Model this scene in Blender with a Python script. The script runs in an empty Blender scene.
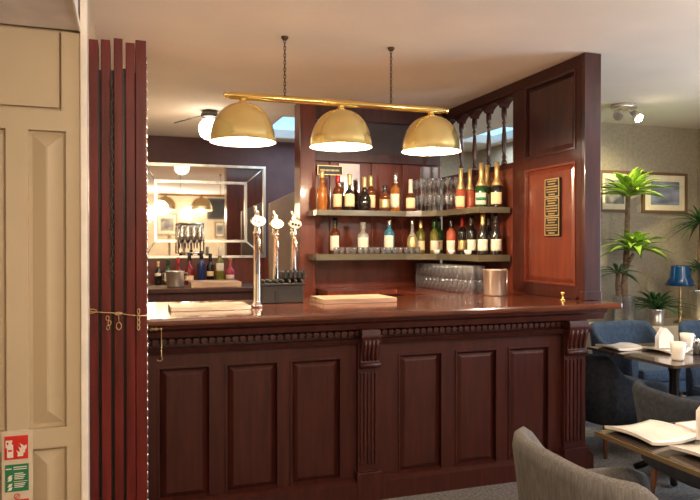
import bpy, bmesh, math, random
from mathutils import Vector, Matrix
random.seed(7)
PI = math.pi
S = bpy.context.scene
C = S.collection
# ---------------------------------------------------------------- camera
cd = bpy.data.cameras.new('camera'); cam = bpy.data.objects.new('camera', cd); C.objects.link(cam)
cd.sensor_width = 36; cd.lens = 36*660/700; cd.clip_start = .05
cam.location = (0, 0, 1.4); cam.rotation_euler = (PI/2-math.atan(5/660), 0, -math.radians(18.8))
S.camera = cam
# ---------------------------------------------------------------- world, lights, exposure
w = bpy.data.worlds.new('world'); S.world = w; w.use_nodes = True
w.node_tree.nodes['Background'].inputs[0].default_value = (.55, .6, .7, 1)
w.node_tree.nodes['Background'].inputs[1].default_value = .4
S.view_settings.view_transform = 'Standard'; S.view_settings.look = 'None'
S.view_settings.gamma = 1; S.view_settings.use_curve_mapping = False
S.view_settings.exposure = 0.68
def light(name, typ, loc, power, col, size=.1, rot=(0,0,0), sy=None, spot=None, blend=.5, parent=None):
    l = bpy.data.lights.new(name, typ); l.energy = power; l.color = col
    if typ == 'AREA':
        l.size = size
        if sy: l.shape = 'RECTANGLE'; l.size_y = sy
    else: l.shadow_soft_size = size
    if spot: l.spot_size = spot; l.spot_blend = blend
    o = bpy.data.objects.new(name, l); C.objects.link(o); o.location = loc; o.rotation_euler = rot
    return o
WARM = (1, .76, .50)
light('window_daylight', 'AREA', (5.7, 2.0, 1.5), 62, (.62, .78, 1), 2.2, (0, PI/2, 0), 1.3)
light('skylight_daylight', 'AREA', (2.2, 6.95, 2.6), 14, (.7, .85, 1), 1.4, (0, 0, 0), 1.2)
light('skylight_daylight', 'AREA', (4.0, 6.6, 2.6), 14, (.7, .85, 1), .5, (0, 0, 0), .9)
light('room_fill', 'POINT', (.5, .3, 2.1), 42, (1, .82, .66), .12)  # this and the next two: fills added to lift the ceiling, no fixtures
light('room_fill', 'POINT', (3.3, 1.3, 2.15), 46, (1, .87, .75), .12)
light('room_fill', 'POINT', (1.4, -.6, 2.15), 48, (1, .83, .69), .12)
light('dining_fill', 'POINT', (4.6, 3.2, 2.1), 10, (1, .9, .7), .12)  # point fill over the dining side, no fixture built for it
light('room_fill', 'POINT', (.45, 6.3, 1.9), 7, (1, .70, .42), .1)  # carries the globe light's glow, set below and beside it
light('shelf_fill', 'SPOT', (1.9, 4.3, 2.58), 45, (1, .84, .66), .15, (math.radians(32), 0, 0), spot=math.radians(100), blend=.8)  # fill added for the back shelves, no fitting on the ceiling here
# ---------------------------------------------------------------- materials
MATS = {}
def mat(name, col, rough=.5, metal=0, coat=0, trans=0, emit=0, ecol=None, ior=1.45, bump=None, var=None, alpha=None, spec=None):
    m = bpy.data.materials.new(name); m.use_nodes = True; nt = m.node_tree; b = nt.nodes['Principled BSDF']
    b.inputs['Base Color'].default_value = (*col, 1); b.inputs['Roughness'].default_value = rough
    b.inputs['Metallic'].default_value = metal; b.inputs['Coat Weight'].default_value = coat
    b.inputs['Coat Roughness'].default_value = .08
    b.inputs['Transmission Weight'].default_value = trans; b.inputs['IOR'].default_value = ior
    if spec is not None: b.inputs['Specular IOR Level'].default_value = spec
    if emit:
        b.inputs['Emission Color'].default_value = (*(ecol or col), 1); b.inputs['Emission Strength'].default_value = emit
    tc = nt.nodes.new('ShaderNodeTexCoord')
    v = var or (6, .06, (1, 1, 1))     # noise scale, amount, stretch
    mp = nt.nodes.new('ShaderNodeMapping'); mp.inputs['Scale'].default_value = v[2]
    nz = nt.nodes.new('ShaderNodeTexNoise'); nz.inputs['Scale'].default_value = v[0]; nz.inputs['Detail'].default_value = 5
    nt.links.new(tc.outputs['Object'], mp.inputs[0]); nt.links.new(mp.outputs[0], nz.inputs[0])
    r = nt.nodes.new('ShaderNodeValToRGB')
    lo = [max(0, c*(1-v[1]*2)) for c in col]; hi = [min(1, c*(1+v[1]*2)) for c in col]
    r.color_ramp.elements[0].color = (*lo, 1); r.color_ramp.elements[1].color = (*hi, 1)
    r.color_ramp.elements[0].position = .3; r.color_ramp.elements[1].position = .7
    nt.links.new(nz.outputs[0], r.inputs[0]); nt.links.new(r.outputs[0], b.inputs['Base Color'])
    if bump:
        n2 = nt.nodes.new('ShaderNodeTexNoise'); n2.inputs['Scale'].default_value = bump[0]; n2.inputs['Detail'].default_value = 3
        bp = nt.nodes.new('ShaderNodeBump'); bp.inputs['Strength'].default_value = bump[1]; bp.inputs['Distance'].default_value = .01
        nt.links.new(mp.outputs[0], n2.inputs[0]); nt.links.new(n2.outputs[0], bp.inputs['Height']); nt.links.new(bp.outputs[0], b.inputs['Normal'])
    MATS[name] = m; return m
M = {}
M['wood'] = mat('mahogany', (.047, .010, .0062), .42, coat=.12, spec=.35, var=(7, .16, (5, 5, .5)))
M['woodtop'] = mat('mahogany_top', (.13, .035, .015), .16, coat=.6, var=(6, .25, (.5, 6, 6)))
M['woodred'] = mat('red_mahogany', (.135, .028, .014), .28, coat=.35, var=(5, .12, (4, 4, .5)))
M['woodleaf'] = mat('shutter_mahogany', (.10, .010, .007), .42, coat=.1, spec=.3, var=(6, .2, (5, 5, .4)))
M['wooddark'] = mat('dark_mahogany', (.05, .014, .012), .3, coat=.3, var=(6, .2, (4, 4, .5)))
M['cream'] = mat('cream_gloss_paint', (.52, .42, .275), .32, var=(2, .03, (1, 1, 1)), bump=(30, .05))
M['ceil'] = mat('ceiling_paint', (.88, .79, .69), .9, var=(1.2, .03, (1, 1, 1)), bump=(25, .15))
M['soffit'] = mat('soffit_paint', (.82, .72, .66), .6)
M['maroon'] = mat('maroon_paint', (.085, .04, .042), .6)
M['paper'] = mat('beige_wallpaper', (.31, .265, .19), .8, var=(30, .07, (1, 1, 1)), bump=(60, .2))
M['wallwarm'] = mat('rear_wall_paint', (.62, .50, .33), .8)
M['carpet'] = mat('carpet', (.17, .155, .14), .95, var=(60, .25, (1, 1, 1)), bump=(150, .4))
M['brass'] = mat('polished_brass', (.90, .66, .24), .18, 1)
M['brassshade'] = mat('brass_shade', (.97, .76, .33), .22, .85)
M['brassdull'] = mat('aged_brass', (.50, .36, .18), .38, 1)
M['chrome'] = mat('chrome', (.8, .77, .72), .12, 1)
M['steel'] = mat('brushed_steel', (.74, .70, .62), .3, .85, var=(12, .1, (1, 1, .1)))
M['darksteel'] = mat('dark_steel', (.10, .095, .09), .4, .7)
M['black'] = mat('black_rubber', (.018, .017, .016), .6)
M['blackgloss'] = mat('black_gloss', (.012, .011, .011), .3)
M['white'] = mat('white_china', (.85, .80, .72), .2, coat=.3)
M['napkin'] = mat('white_linen', (.86, .80, .74), .85)
M['paperwhite'] = mat('label_paper', (.78, .70, .56), .7)
M['creamlabel'] = mat('cream_label', (.80, .62, .36), .7)
M['shadein'] = mat('white_enamel', (.95, .88, .74), .5)
M['bulb'] = mat('glowing_bulb', (1, .85, .6), .5, emit=45, ecol=(1, .82, .55))
M['globe'] = mat('glowing_globe', (1, .9, .75), .5, emit=6, ecol=(1, .88, .72))
M['bluelamp'] = mat('blue_lamp_glass', (.0, .03, .095), .2, emit=.01, ecol=(0, .25, .7), coat=.5)
M['sky'] = mat('skylight_pane', (.3, .6, .8), .3, emit=1.0, ecol=(.30, .60, .95))
M['winpane'] = mat('window_pane', (.7, .8, .9), .3, emit=1.0, ecol=(.75, .85, 1))
M['mirror'] = mat('mirror_glass', (.82, .78, .70), .03, 1, var=(3, 0, (1, 1, 1)))
M['mirrordull'] = mat('tinted_mirror', (.36, .31, .29), .12, 1, var=(3, 0, (1, 1, 1)))
M['greyglass'] = mat('smoked_glass', (.10, .085, .09), .12, .3)
M['glass'] = mat('clear_glass', (.93, .95, .96), .02, trans=1, ior=1.45, var=(3, 0, (1, 1, 1)))
def thin_glass():
    m = bpy.data.materials.new('thin_clear_glass'); m.use_nodes = True; nt = m.node_tree; out = nt.nodes['Material Output']
    nt.nodes.remove(nt.nodes['Principled BSDF'])
    tr = nt.nodes.new('ShaderNodeBsdfTransparent'); tr.inputs[0].default_value = (.95, .96, .97, 1)
    gl = nt.nodes.new('ShaderNodeBsdfGlossy'); gl.inputs['Roughness'].default_value = .06
    tl = nt.nodes.new('ShaderNodeBsdfDiffuse'); tl.inputs[0].default_value = (.7, .7, .75, 1)
    lw = nt.nodes.new('ShaderNodeLayerWeight'); lw.inputs[0].default_value = .35
    m1 = nt.nodes.new('ShaderNodeMixShader'); m2 = nt.nodes.new('ShaderNodeMixShader'); m2.inputs[0].default_value = .07
    nt.links.new(lw.outputs['Facing'], m1.inputs[0]); nt.links.new(tr.outputs[0], m1.inputs[1]); nt.links.new(gl.outputs[0], m1.inputs[2])
    nt.links.new(m1.outputs[0], m2.inputs[1]); nt.links.new(tl.outputs[0], m2.inputs[2]); nt.links.new(m2.outputs[0], out.inputs[0])
    return m
M['glass'] = thin_glass()
M['amber'] = mat('amber_spirit', (.62, .22, .035), .06, trans=.55, coat=.5)
M['amberdk'] = mat('dark_amber_spirit', (.22, .06, .018), .06, trans=.5, coat=.5)
M['rose'] = mat('rose_wine', (.62, .14, .07), .06, trans=.4, coat=.5)
M['redliq'] = mat('red_spirit', (.30, .012, .01), .06, trans=.3, coat=.5)
M['pinkliq'] = mat('pink_spirit', (.60, .05, .12), .06, trans=.3, coat=.5)
M['green'] = mat('green_glass', (.02, .09, .02), .07, trans=.3, coat=.5)
M['olive'] = mat('olive_glass', (.28, .26, .05), .07, trans=.4, coat=.5)
M['bluegl'] = mat('blue_glass', (.10, .42, .62), .07, trans=.5, coat=.5)
M['darkblue'] = mat('dark_blue_glass', (.015, .03, .12), .07, coat=.5)
M['dark'] = mat('black_glass', (.012, .010, .010), .07, coat=.6)
M['frost'] = mat('frosted_glass', (.52, .50, .46), .25, trans=.3)
M['goldfoil'] = mat('gold_foil', (.72, .54, .24), .35, .7)
M['redcap'] = mat('red_cap', (.45, .02, .02), .35)
M['shelf'] = mat('shelf_edge', (.10, .085, .055), .22, coat=.6)
M['tan'] = mat('tan_panel', (.30, .20, .13), .5)
M['boardwood'] = mat('pale_wood', (.50, .34, .23), .4, coat=.2, var=(6, .15, (.6, 6, 6)))
M['greyfab'] = mat('grey_fabric', (.125, .115, .105), .95, var=(30, .15, (5, 5, .3)), bump=(90, .3))
M['navy'] = mat('dark_navy_fabric', (.022, .026, .036), .9, var=(40, .2, (1, 1, 1)))
M['blue'] = mat('blue_fabric', (.03, .05, .085), .9, var=(40, .15, (1, 1, 1)))
M['leg'] = mat('walnut_leg', (.16, .065, .03), .4)
M['tabletop'] = mat('dark_table', (.05, .035, .028), .14, coat=.5, var=(5, .2, (1, 6, 1)))
M['leaf1'] = mat('bright_leaf', (.22, .36, .035), .4, var=(9, .3, (1, 1, 1)))
M['leaf2'] = mat('dark_leaf', (.045, .11, .03), .45, var=(9, .3, (1, 1, 1)))
M['trunk'] = mat('bark', (.16, .10, .055), .9, var=(20, .25, (1, 1, 3)))
M['frame'] = mat('gilt_wood_frame', (.15, .085, .04), .4)
M['mount'] = mat('cream_mount', (.72, .64, .44), .8)
M['seaart'] = mat('seascape_print', (.20, .22, .28), .7, var=(4, .35, (1, 1, 3)))
M['greyart'] = mat('grey_print', (.22, .21, .19), .7, var=(7, .4, (1, 1, 1)))
M['red'] = mat('sign_red', (.62, .03, .02), .4)
M['signgreen'] = mat('sign_green', (.02, .18, .08), .4)
M['signwhite'] = mat('sign_white', (.82, .74, .62), .4)
M['backing'] = mat('sign_backing', (.62, .52, .38), .5)
M['rust'] = mat('iron_chain', (.10, .07, .045), .5, .7)
M['curtain'] = mat('window_frame_paint', (.6, .55, .48), .6)
# ---------------------------------------------------------------- mesh helpers
OFF = {}
class MB:
    def __init__(s): s.b = bmesh.new()
    def box(s, x0, x1, y0, y1, z0, z1, bev=0):
        b = bmesh.new(); bmesh.ops.create_cube(b, size=1)
        bmesh.ops.scale(b, vec=(x1-x0, y1-y0, z1-z0), verts=b.verts)
        bmesh.ops.translate(b, vec=((x0+x1)/2, (y0+y1)/2, (z0+z1)/2), verts=b.verts)
        if bev: bmesh.ops.bevel(b, geom=b.edges[:], offset=bev, segments=2, affect='EDGES', profile=.6)
        s.add(b); return s
    def add(s, b):
        me = bpy.data.meshes.new('t'); b.to_mesh(me); b.free(); s.b.from_mesh(me); bpy.data.meshes.remove(me)
    def lathe(s, prof, c=(0, 0, 0), seg=20, axis='Z', sx=1, sy=1, cap=True):
        rings = []
        for r, z in prof:
            ring = []
            for k in range(seg):
                a = 2*PI*k/seg
                p = (r*math.cos(a)*sx, r*math.sin(a)*sy, z)
                if axis == 'Y': p = (p[0], z, p[1])
                if axis == 'X': p = (z, p[0], p[1])
                ring.append(s.b.verts.new((p[0]+c[0], p[1]+c[1], p[2]+c[2])))
            rings.append(ring)
        for i in range(len(rings)-1):
            for k in range(seg):
                f = s.b.faces.new((rings[i][k], rings[i][(k+1) % seg], rings[i+1][(k+1) % seg], rings[i+1][k])); f.smooth = True
        if cap:
            s.b.faces.new(rings[0][::-1]); s.b.faces.new(rings[-1])
        return s
    def tube(s, pts, r, seg=8, closed=False):
        pts = [Vector(p) for p in pts]; n = len(pts); rings = []
        rr = r if isinstance(r, (list, tuple)) else [r]*n
        up = Vector((0, 0, 1))
        for i, p in enumerate(pts):
            if closed: d = pts[(i+1) % n]-pts[i-1]
            else: d = pts[min(i+1, n-1)]-pts[max(i-1, 0)]
            d.normalize()
            u = d.cross(up)
            if u.length < .05: u = d.cross(Vector((1, 0, 0)))
            u.normalize(); v = d.cross(u)
            rings.append([s.b.verts.new(p+rr[i]*(math.cos(2*PI*k/seg)*u+math.sin(2*PI*k/seg)*v)) for k in range(seg)])
        m = n if closed else n-1
        for i in range(m):
            A, B = rings[i], rings[(i+1) % n]
            for k in range(seg):
                f = s.b.faces.new((A[k], A[(k+1) % seg], B[(k+1) % seg], B[k])); f.smooth = True
        if not closed: s.b.faces.new(rings[0][::-1]); s.b.faces.new(rings[-1])
        return s
    def arc(s, prof, a0, a1, n=10, th=.0008):
        rings = []
        for rr, z in prof:
            rings.append([[s.b.verts.new(((rr-d)*math.cos(a0+(a1-a0)*k/n), (rr-d)*math.sin(a0+(a1-a0)*k/n), z)) for k in range(n+1)] for d in (0, th)])
        for A, B in zip(rings[:-1], rings[1:]):
            for q in (0, 1):
                for k in range(n):
                    f = s.b.faces.new((A[q][k], A[q][k+1], B[q][k+1], B[q][k])); f.smooth = True
            for k in (0, n): s.b.faces.new((A[0][k], A[1][k], B[1][k], B[0][k]))
        for R_ in (rings[0], rings[-1]):
            for k in range(n): s.b.faces.new((R_[0][k], R_[0][k+1], R_[1][k+1], R_[1][k]))
        return s
    def prism(s, poly, a0, a1, axis='Z'):   # polygon extruded along axis
        def P(u, v, a): return {'Z': (u, v, a), 'Y': (u, a, v), 'X': (a, u, v)}[axis]
        A = [s.b.verts.new(P(u, v, a0)) for u, v in poly]; B = [s.b.verts.new(P(u, v, a1)) for u, v in poly]
        n = len(poly); s.b.faces.new(A[::-1]); s.b.faces.new(B)
        for i in range(n): s.b.faces.new((A[i], A[(i+1) % n], B[(i+1) % n], B[i]))
        return s
    def ring(s, c, R, r, axis='Z', sx=1, sy=1, n=14, seg=6):
        pts = []
        for k in range(n):
            a = 2*PI*k/n; u, v = R*math.cos(a)*sx, R*math.sin(a)*sy
            pts.append({'Z': (c[0]+u, c[1]+v, c[2]), 'Y': (c[0]+u, c[1], c[2]+v), 'X': (c[0], c[1]+u, c[2]+v)}[axis])
        return s.tube(pts, r, seg, True)
    def build(s, name, m, parent=None, label=None):
        bmesh.ops.recalc_face_normals(s.b, faces=s.b.faces)
        p = parent
        while p is not None and p.name not in OFF: p = p.parent
        if p is not None and OFF[p.name] is not None:
            bmesh.ops.translate(s.b, vec=-OFF[p.name], verts=s.b.verts)
        me = bpy.data.meshes.new(name); s.b.to_mesh(me); s.b.free()
        me.materials.append(M[m] if isinstance(m, str) else m)
        o = bpy.data.objects.new(name, me); C.objects.link(o)
        if parent is not None: o.parent = parent
        if label: o['label'] = label
        return o
def thing(name, label, cat, loc=(0, 0, 0), rz=0, group=None, world=True):
    o = bpy.data.objects.new(name, None); C.objects.link(o); o.location = loc; o.rotation_euler = (0, 0, rz)
    o.empty_display_size = .05
    o['label'] = label; o['category'] = cat
    if group: o['group'] = group
    OFF[o.name] = Vector(loc) if world else None
    return o
def tag(o, label, cat, group=None):
    o['label'] = label; o['category'] = cat
    if group: o['group'] = group
    return o
def struct(name, mb, m, parent=None):
    o = mb.build(name, m, parent)
    if parent is None: o['kind'] = 'structure'
    return o
def center(o):      # put a one-mesh thing's origin at the middle of its base
    vs = o.data.vertices; xs = [v.co.x for v in vs]; ys = [v.co.y for v in vs]; z = min(v.co.z for v in vs)
    c = Vector(((min(xs)+max(xs))/2, (min(ys)+max(ys))/2, z)); o.data.transform(Matrix.Translation(-c)); o.location = c; return o
def dup(root, loc, rz=None, label=None, group=None):
    def cp(o, par):
        c = o.copy(); C.objects.link(c)
        if par: c.parent = par
        for ch in list(o.children): cp(ch, c)
        return c
    r = cp(root, None); r.location = loc
    if rz is not None: r.rotation_euler = (0, 0, rz)
    if label: r['label'] = label
    if group: r['group'] = group
    return r
def frame_rect(mb, x0, x1, z0, z1, t, y0, y1, axis='Y'):
    """four bars round a rectangle; axis Y: rect in XZ, axis X: rect in YZ with y0..y1 = x range"""
    bars = [(x0, x1, z0, z0+t), (x0, x1, z1-t, z1), (x0, x0+t, z0+t, z1-t), (x1-t, x1, z0+t, z1-t)]
    for a, b, c, d in bars:
        if axis == 'Y': mb.box(a, b, y0, y1, c, d)
        else: mb.box(y0, y1, a, b, c, d)
def hip(mb, x0, x1, z0, z1, yb, yf, inset, axis='Y'):
    """fielded panel: outer rect at yb rising to an inner rect at yf"""
    def P(u, v, d): return (u, d, v) if axis == 'Y' else (d, u, v)
    o = [mb.b.verts.new(P(u, v, yb)) for u, v in ((x0, z0), (x1, z0), (x1, z1), (x0, z1))]
    i = [mb.b.verts.new(P(u, v, yf)) for u, v in ((x0+inset, z0+inset), (x1-inset, z0+inset), (x1-inset, z1-inset), (x0+inset, z1-inset))]
    for k in range(4): mb.b.faces.new((o[k], o[(k+1) % 4], i[(k+1) % 4], i[k]))
    mb.b.faces.new(i); mb.b.faces.new(o[::-1])
# ================================================================ SETTING
struct('floor', MB().box(-2.5, 5.9, -1.9, 7.9, -.05, 0), 'carpet')
cm = MB()      # ceiling with two skylight openings
for x0, x1, y0, y1 in ((-2.5, 5.9, -1.9, 6.05), (-2.5, 1.42, 6.05, 7.9), (1.42, 3.2, 6.05, 6.25), (1.42, 3.2, 7.55, 7.9), (3.2, 3.75, 6.05, 7.9), (3.75, 5.9, 7.12, 7.9), (4.3, 5.9, 6.05, 7.12)):
    cm.box(x0, x1, y0, y1, 2.64, 2.72)
struct('ceiling', cm, 'ceil')
for n, (x0, x1, y0, y1) in enumerate(((1.42, 3.2, 6.25, 7.55), (3.75, 4.3, 6.05, 7.12))):
    r = struct('window_%d' % (n+1), MB().box(x0-.02, x1+.02, y0-.02, y1+.02, 2.74, 2.76), 'sky')
    f = MB(); frame_rect(f, x0, x1, y0, y1, .03, 2.64, 2.74)
    # (frame bars lie in XY: rebuild as boxes)
    f.b.free(); f = MB()
    for a, b, c, d in ((x0, x1, y0, y0+.03), (x0, x1, y1-.03, y1), (x0, x0+.03, y0, y1), (x1-.03, x1, y0, y1)): f.box(a, b, c, d, 2.645, 2.74)
    f.build('window_frame', 'ceil', r)
struct('wall_back', MB().box(-.2, 2.95, 7.8, 7.9, 0, 2.64), 'maroon')
struct('wall_back_right', MB().box(2.95, 4.4, 7.8, 7.9, 0, 2.64), 'paper')
struct('wall_alcove', MB().box(4.4, 4.5, 5.5, 7.9, 0, 2.64), 'paper')
struct('wall_dining', MB().box(4.5, 5.9, 5.5, 5.6, 0, 2.64), 'paper')
wr = MB()
for y0, y1, z0, z1 in ((-1.9, .9, 0, 2.64), (3.1, 5.5, 0, 2.64), (.9, 3.1, 0, .85), (.9, 3.1, 2.15, 2.64)): wr.box(5.8, 5.9, y0, y1, z0, z1)
struct('wall_right', wr, 'paper')
wn = struct('window_3', MB().box(5.86, 5.88, .9, 3.1, .85, 2.15), 'winpane')
f = MB(); frame_rect(f, .9, 3.1, .85, 2.15, .06, 5.80, 5.85, 'X'); f.box(5.8, 5.85, 1.97, 2.03, .9, 2.1); f.build('window_frame', 'curtain', wn)
struct('wall_rear', MB().box(-2.5, 5.9, -1.9, -1.8, 0, 2.64), 'wallwarm')
struct('wall_left', MB().box(-2.6, -2.5, -1.9, 2.9, 0, 2.64), 'wallwarm')
struct('wall_bar_side', MB().box(-.24, -.16, 3.0, 7.8, 0, 2.64), 'cream')
# cream panelled wall: boards, stiles and rails, fielded panels
cw = MB(); Yb, Yf = 2.93, 2.90
cw.box(-2.5, -.15, Yb, 3.0, 0, 2.64)
def crect(x0, x1, z0, z1): cw.box(x0, x1, Yf, Yb, z0, z1)
crect(-2.5, -.15, 1.86, 1.94); crect(-.227, -.17, 0, 1.86); crect(-.445, -.367, 0, 1.86); crect(-.367, -.227, .583, .663)
crect(-.367, -.227, 0, .12)
crect(-2.5, -.585, 1.86, 1.861)
for k in range(5):
    x1 = -.445-.14-k*.22
    crect(x1-.08, x1, 0, 1.86); crect(x1, x1+.14, .583, .663); crect(x1, x1+.14, 0, .12)
    for z0, z1 in ((.663, 1.86), (.12, .583)): hip(cw, x1+.012, x1+.128, z0+.012, z1-.012, Yb, Yb-.024, .054)
for z0, z1 in ((.663, 1.86), (.12, .583)): hip(cw, -.353, -.241, z0+.014, z1-.014, Yb, Yb-.022, .052)
cw.box(-.242, -.17, Yf, Yb, 1.94, 2.26)
cw.box(-2.5, -.252, Yf+.008, Yb, 1.955, 2.26)
struct('wall_panelled', cw, 'cream')
struct('trim_1', MB().box(-.172, -.146, 2.885, 3.0, 0, 2.64, .004), 'signwhite')
sf = MB(); sf.box(-2.5, -.178, .9, 2.90, 2.27, 2.64)
struct('trim_2', sf, 'soffit')
struct('trim_3', MB().box(-.178, -.168, .9, 2.884, 2.262, 2.285, .003), 'signwhite')
struct('trim_4', MB().box(4.1, 5.8, 4.95, 5.5, 0, .63, .01), 'cream')       # planter ledge in front of the dining wall
# ================================================================ LARGE OBJECTS
# ---- folded shutter leaves
sh = thing('folding_shutter', 'tall folded dark red wooden shutter of five leaves between cream wall and bar', 'shutter', (-.02, 3.05, 0))
leafs = [(-.144, -.108, 2.268), (-.096, -.059, 2.272), (-.045, -.009, 2.282), (.003, .040, 2.268), (.043, .087, 2.283)]
for i, (a, b, z) in enumerate(leafs):
    m = MB().box(a, b, 2.99, 3.14, .02, z, .003); lf = m.build('shutter_leaf', 'woodleaf', sh)
    if i == 4:
        h = MB()
        for k in range(54): z0 = .06+k*.04; h.lathe([(.002, z0), (.0032, z0+.008), (.0032, z0+.020), (.002, z0+.036)], (.0895, 3.0, 0), 8)
        h.build('hinge', 'chrome', lf, 'bright brass piano hinge')
    else:
        MB().box(b+.0002, leafs[i+1][0]-.0002, 3.02, 3.13, .03, z-.12).build('gap_shade', 'blackgloss', lf, 'black strip standing for the shade between leaves')  # black filler puts the shade of the gap into solid colour
ch = MB()
for k in range(46):
    z = 1.26+k*.0185; a = k*.9
    ch.ring((-.0545+.003*math.cos(a), 2.982, z), .0062, .0022, 'Y' if k % 2 else 'X', 1, 1.4, 10, 5)
tag(center(ch.build('security_chain', 'rust')), 'dark twisted chain hanging down between the shutter leaves', 'chain')
kb = MB()
kb.tube([(-.145, 2.978, 1.122), (-.12, 2.975, 1.118), (-.06, 2.975, 1.112), (-.02, 2.975, 1.108), (.03, 2.975, 1.098), (.09, 2.975, 1.094)], .0028, 6)
kb.ring((-.135, 2.975, 1.122), .014, .0025, 'Y', 1.4, .6)
kb.ring((-.028, 2.975, 1.108), .010, .0025, 'Y', 1.4, .6)
for x, z in ((-.072, 1.09), (-.064, 1.07), (-.07, 1.05)): kb.ring((x, 2.972, z), .009, .002, 'Y', .7, 1.1)
kb.tube([(-.028, 2.972, 1.10), (-.027, 2.972, 1.072)], .002, 5); kb.ring((-.027, 2.972, 1.055), .013, .0024, 'Y', .8, 1.2)
for z in (1.115, 1.09, 1.068, 1.046): kb.ring((.053, 2.972, z), .009, .0024, 'Y', .6, 1.2)
tag(center(kb.build('hook_and_chain', 'brassdull')), 'brass hook and short chain stretched across the shutter leaves', 'chain')
# ---- bar counter
bar = thing('bar_counter', 'long dark mahogany bar counter with panelled front and fluted pilasters', 'counter', (1.4, 3.6, 0))
b = MB(); b.box(-.13, 2.74, 3.45, 4.25, .02, .94)
b.box(-.13, 2.74, 3.37, 3.45, 0, .10); b.prism([(3.37, .10), (3.45, .10), (3.45, .13), (3.40, .115)], -.13, 2.74, 'X')
b.build('bar_body', 'wood', bar)
t = MB(); t.box(-.13, 2.925, 3.33, 4.33, 1.003, 1.04, .012)
t.build('countertop', 'woodtop', bar)
t = MB()
t.prism([(3.355, 1.003), (3.45, 1.003), (3.45, .94), (3.39, .94), (3.38, .97), (3.36, .985)], -.13, 2.83, 'X')
t.prism([(3.39, .86), (3.45, .86), (3.45, .885), (3.375, .885)], -.13, 2.74, 'X')
for k in range(72):
    x = -.11+k*.0395; t.box(x, x+.026, 3.410, 3.45, .902, .928)
    t.lathe([(.004, 0), (.010, .004), (.004, .008)], (x+.0315, 3.415, .915), 6, 'Y')
t.build('cornice', 'wood', bar)
def bar_panels(xs, z0=.112, z1=.785, lo=0, hi=0):
    f = MB(); e = [lo]+[v for p in xs for v in p]+[hi]
    for k in range(0, len(e), 2): f.box(e[k], e[k+1], 3.42, 3.45, z0, z1)
    f.box(lo, hi, 3.42, 3.45, z1, .86); f.box(lo, hi, 3.42, 3.45, .10, z0)
    f.build('panel_frame', 'wood', bar)
    for a, c in xs:
        p = MB(); hip(p, a+.004, c-.004, z0+.004, z1-.004, 3.449, 3.426, .036)
        frame_rect(p, a-.004, c+.004, z0-.004, z1+.004, .010, 3.414, 3.43); p.build('raised_panel', 'wood', bar)
bar_panels([(.154, .409), (.49, .763), (.833, 1.112)], lo=-.13, hi=1.2)
bar_panels([(1.455, 1.723), (1.813, 2.084), (2.166, 2.447)], lo=1.32, hi=2.6)
bar_panels.__doc__
def pilaster(x0, x1):
    p = MB(); p.box(x0, x1, 3.39, 3.45, .10, .86); n = 5; wd = (x1-x0-.02)/n
    for k in range(n): p.box(x0+.012+k*wd, x0+.004+(k+1)*wd, 3.380, 3.392, .20, .70, .003)
    p.box(x0-.012, x1+.012, 3.365, 3.45, 0, .16, .006)
    o = p.build('pilaster', 'wood', bar)
    c = MB(); a, d = x0+.01, x1-.01
    c.prism([(3.40, .72), (3.375, .73), (3.365, .75), (3.372, .77), (3.368, .80), (3.358, .83), (3.345, .87), (3.34, .91), (3.35, .939), (3.40, .939)], a, d, 'X')
    c.box(a-.008, d+.008, 3.335, 3.40, .895, .912, .005)
    c.tube([(a-.006, 3.37, .745), (d+.006, 3.37, .745)], .016, 10)
    for k in range(4):
        x = a+.018+k*(d-a-.036)/3; c.tube([(x, 3.374, .77), (x, 3.366, .80), (x, 3.352, .85), (x, 3.346, .885)], .009, 6)
    c.build('corbel', 'wood', o)
pilaster(1.20, 1.325); pilaster(2.535, 2.69)
hk = MB(); hk.tube([(.10, 3.34, .993), (.10, 3.325, .993), (.163, 3.325, .992)], .003, 6); hk.lathe([(.003, 0), (.007, .004), (.007, .008), (.003, .012)], (.163, 3.318, .992), 8, 'Y')
hk.ring((.12, 3.324, .992), .007, .002, 'Y'); hk.ring((.14, 3.324, .992), .006, .002, 'Y')
hk.tube([(.165, 3.318, .987), (.165, 3.318, .86), (.170, 3.318, .85), (.163, 3.318, .838), (.150, 3.318, .838), (.145, 3.318, .845)], .0022, 6)
hk.build('cabin_hook', 'brassdull', bar, 'thin brass cabin hook hanging from the counter edge')
# ---- partition screen at the right end
pt = thing('partition_screen', 'tall mahogany partition with turned spindles rising from right end of bar', 'partition', (2.86, 4.5, 0))
p = MB(); p.box(2.815, 2.90, 3.56, 5.58, 1.042, 1.99); p.box(2.815, 2.90, 3.56, 4.36, 1.99, 2.56); p.box(2.815, 2.90, 4.345, 5.58, 0, 1.042)
p.build('screen_core', 'woodred', pt)
p = MB(); p.box(2.795, 2.92, 3.53, 3.565, 1.042, 2.637, .003); p.box(2.79, 2.925, 3.525, 3.57, 1.042, 1.10, .004); p.build('end_post', 'wooddark', pt)
p = MB()
p.box(2.80, 2.915, 3.56, 5.58, 2.56, 2.637, .004); p.box(2.795, 2.815, 3.565, 3.62, 1.06, 2.56); p.box(2.80, 2.815, 4.20, 4.37, 1.06, 2.56)
p.box(2.798, 2.82, 3.62, 4.20, 1.95, 2.03); p.box(2.80, 2.815, 3.62, 4.20, 1.042, 1.13); p.box(2.80, 2.915, 4.36, 5.58, 1.99, 2.03)
p.build('screen_frame', 'wood', pt)
for (z0, z1, mm) in ((2.03, 2.555, 'wooddark'), (1.13, 1.95, 'woodred')):
    q = MB(); hip(q, 3.635, 4.185, z0+.012, z1-.012, 2.814, 2.801, .035, 'X'); frame_rect(q, 3.62, 4.20, z0, z1, .014, 2.79, 2.812, 'X')
    q.build('raised_panel', mm, pt)
ys = [4.36, 4.59, 4.825, 5.06, 5.295, 5.56]
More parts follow.
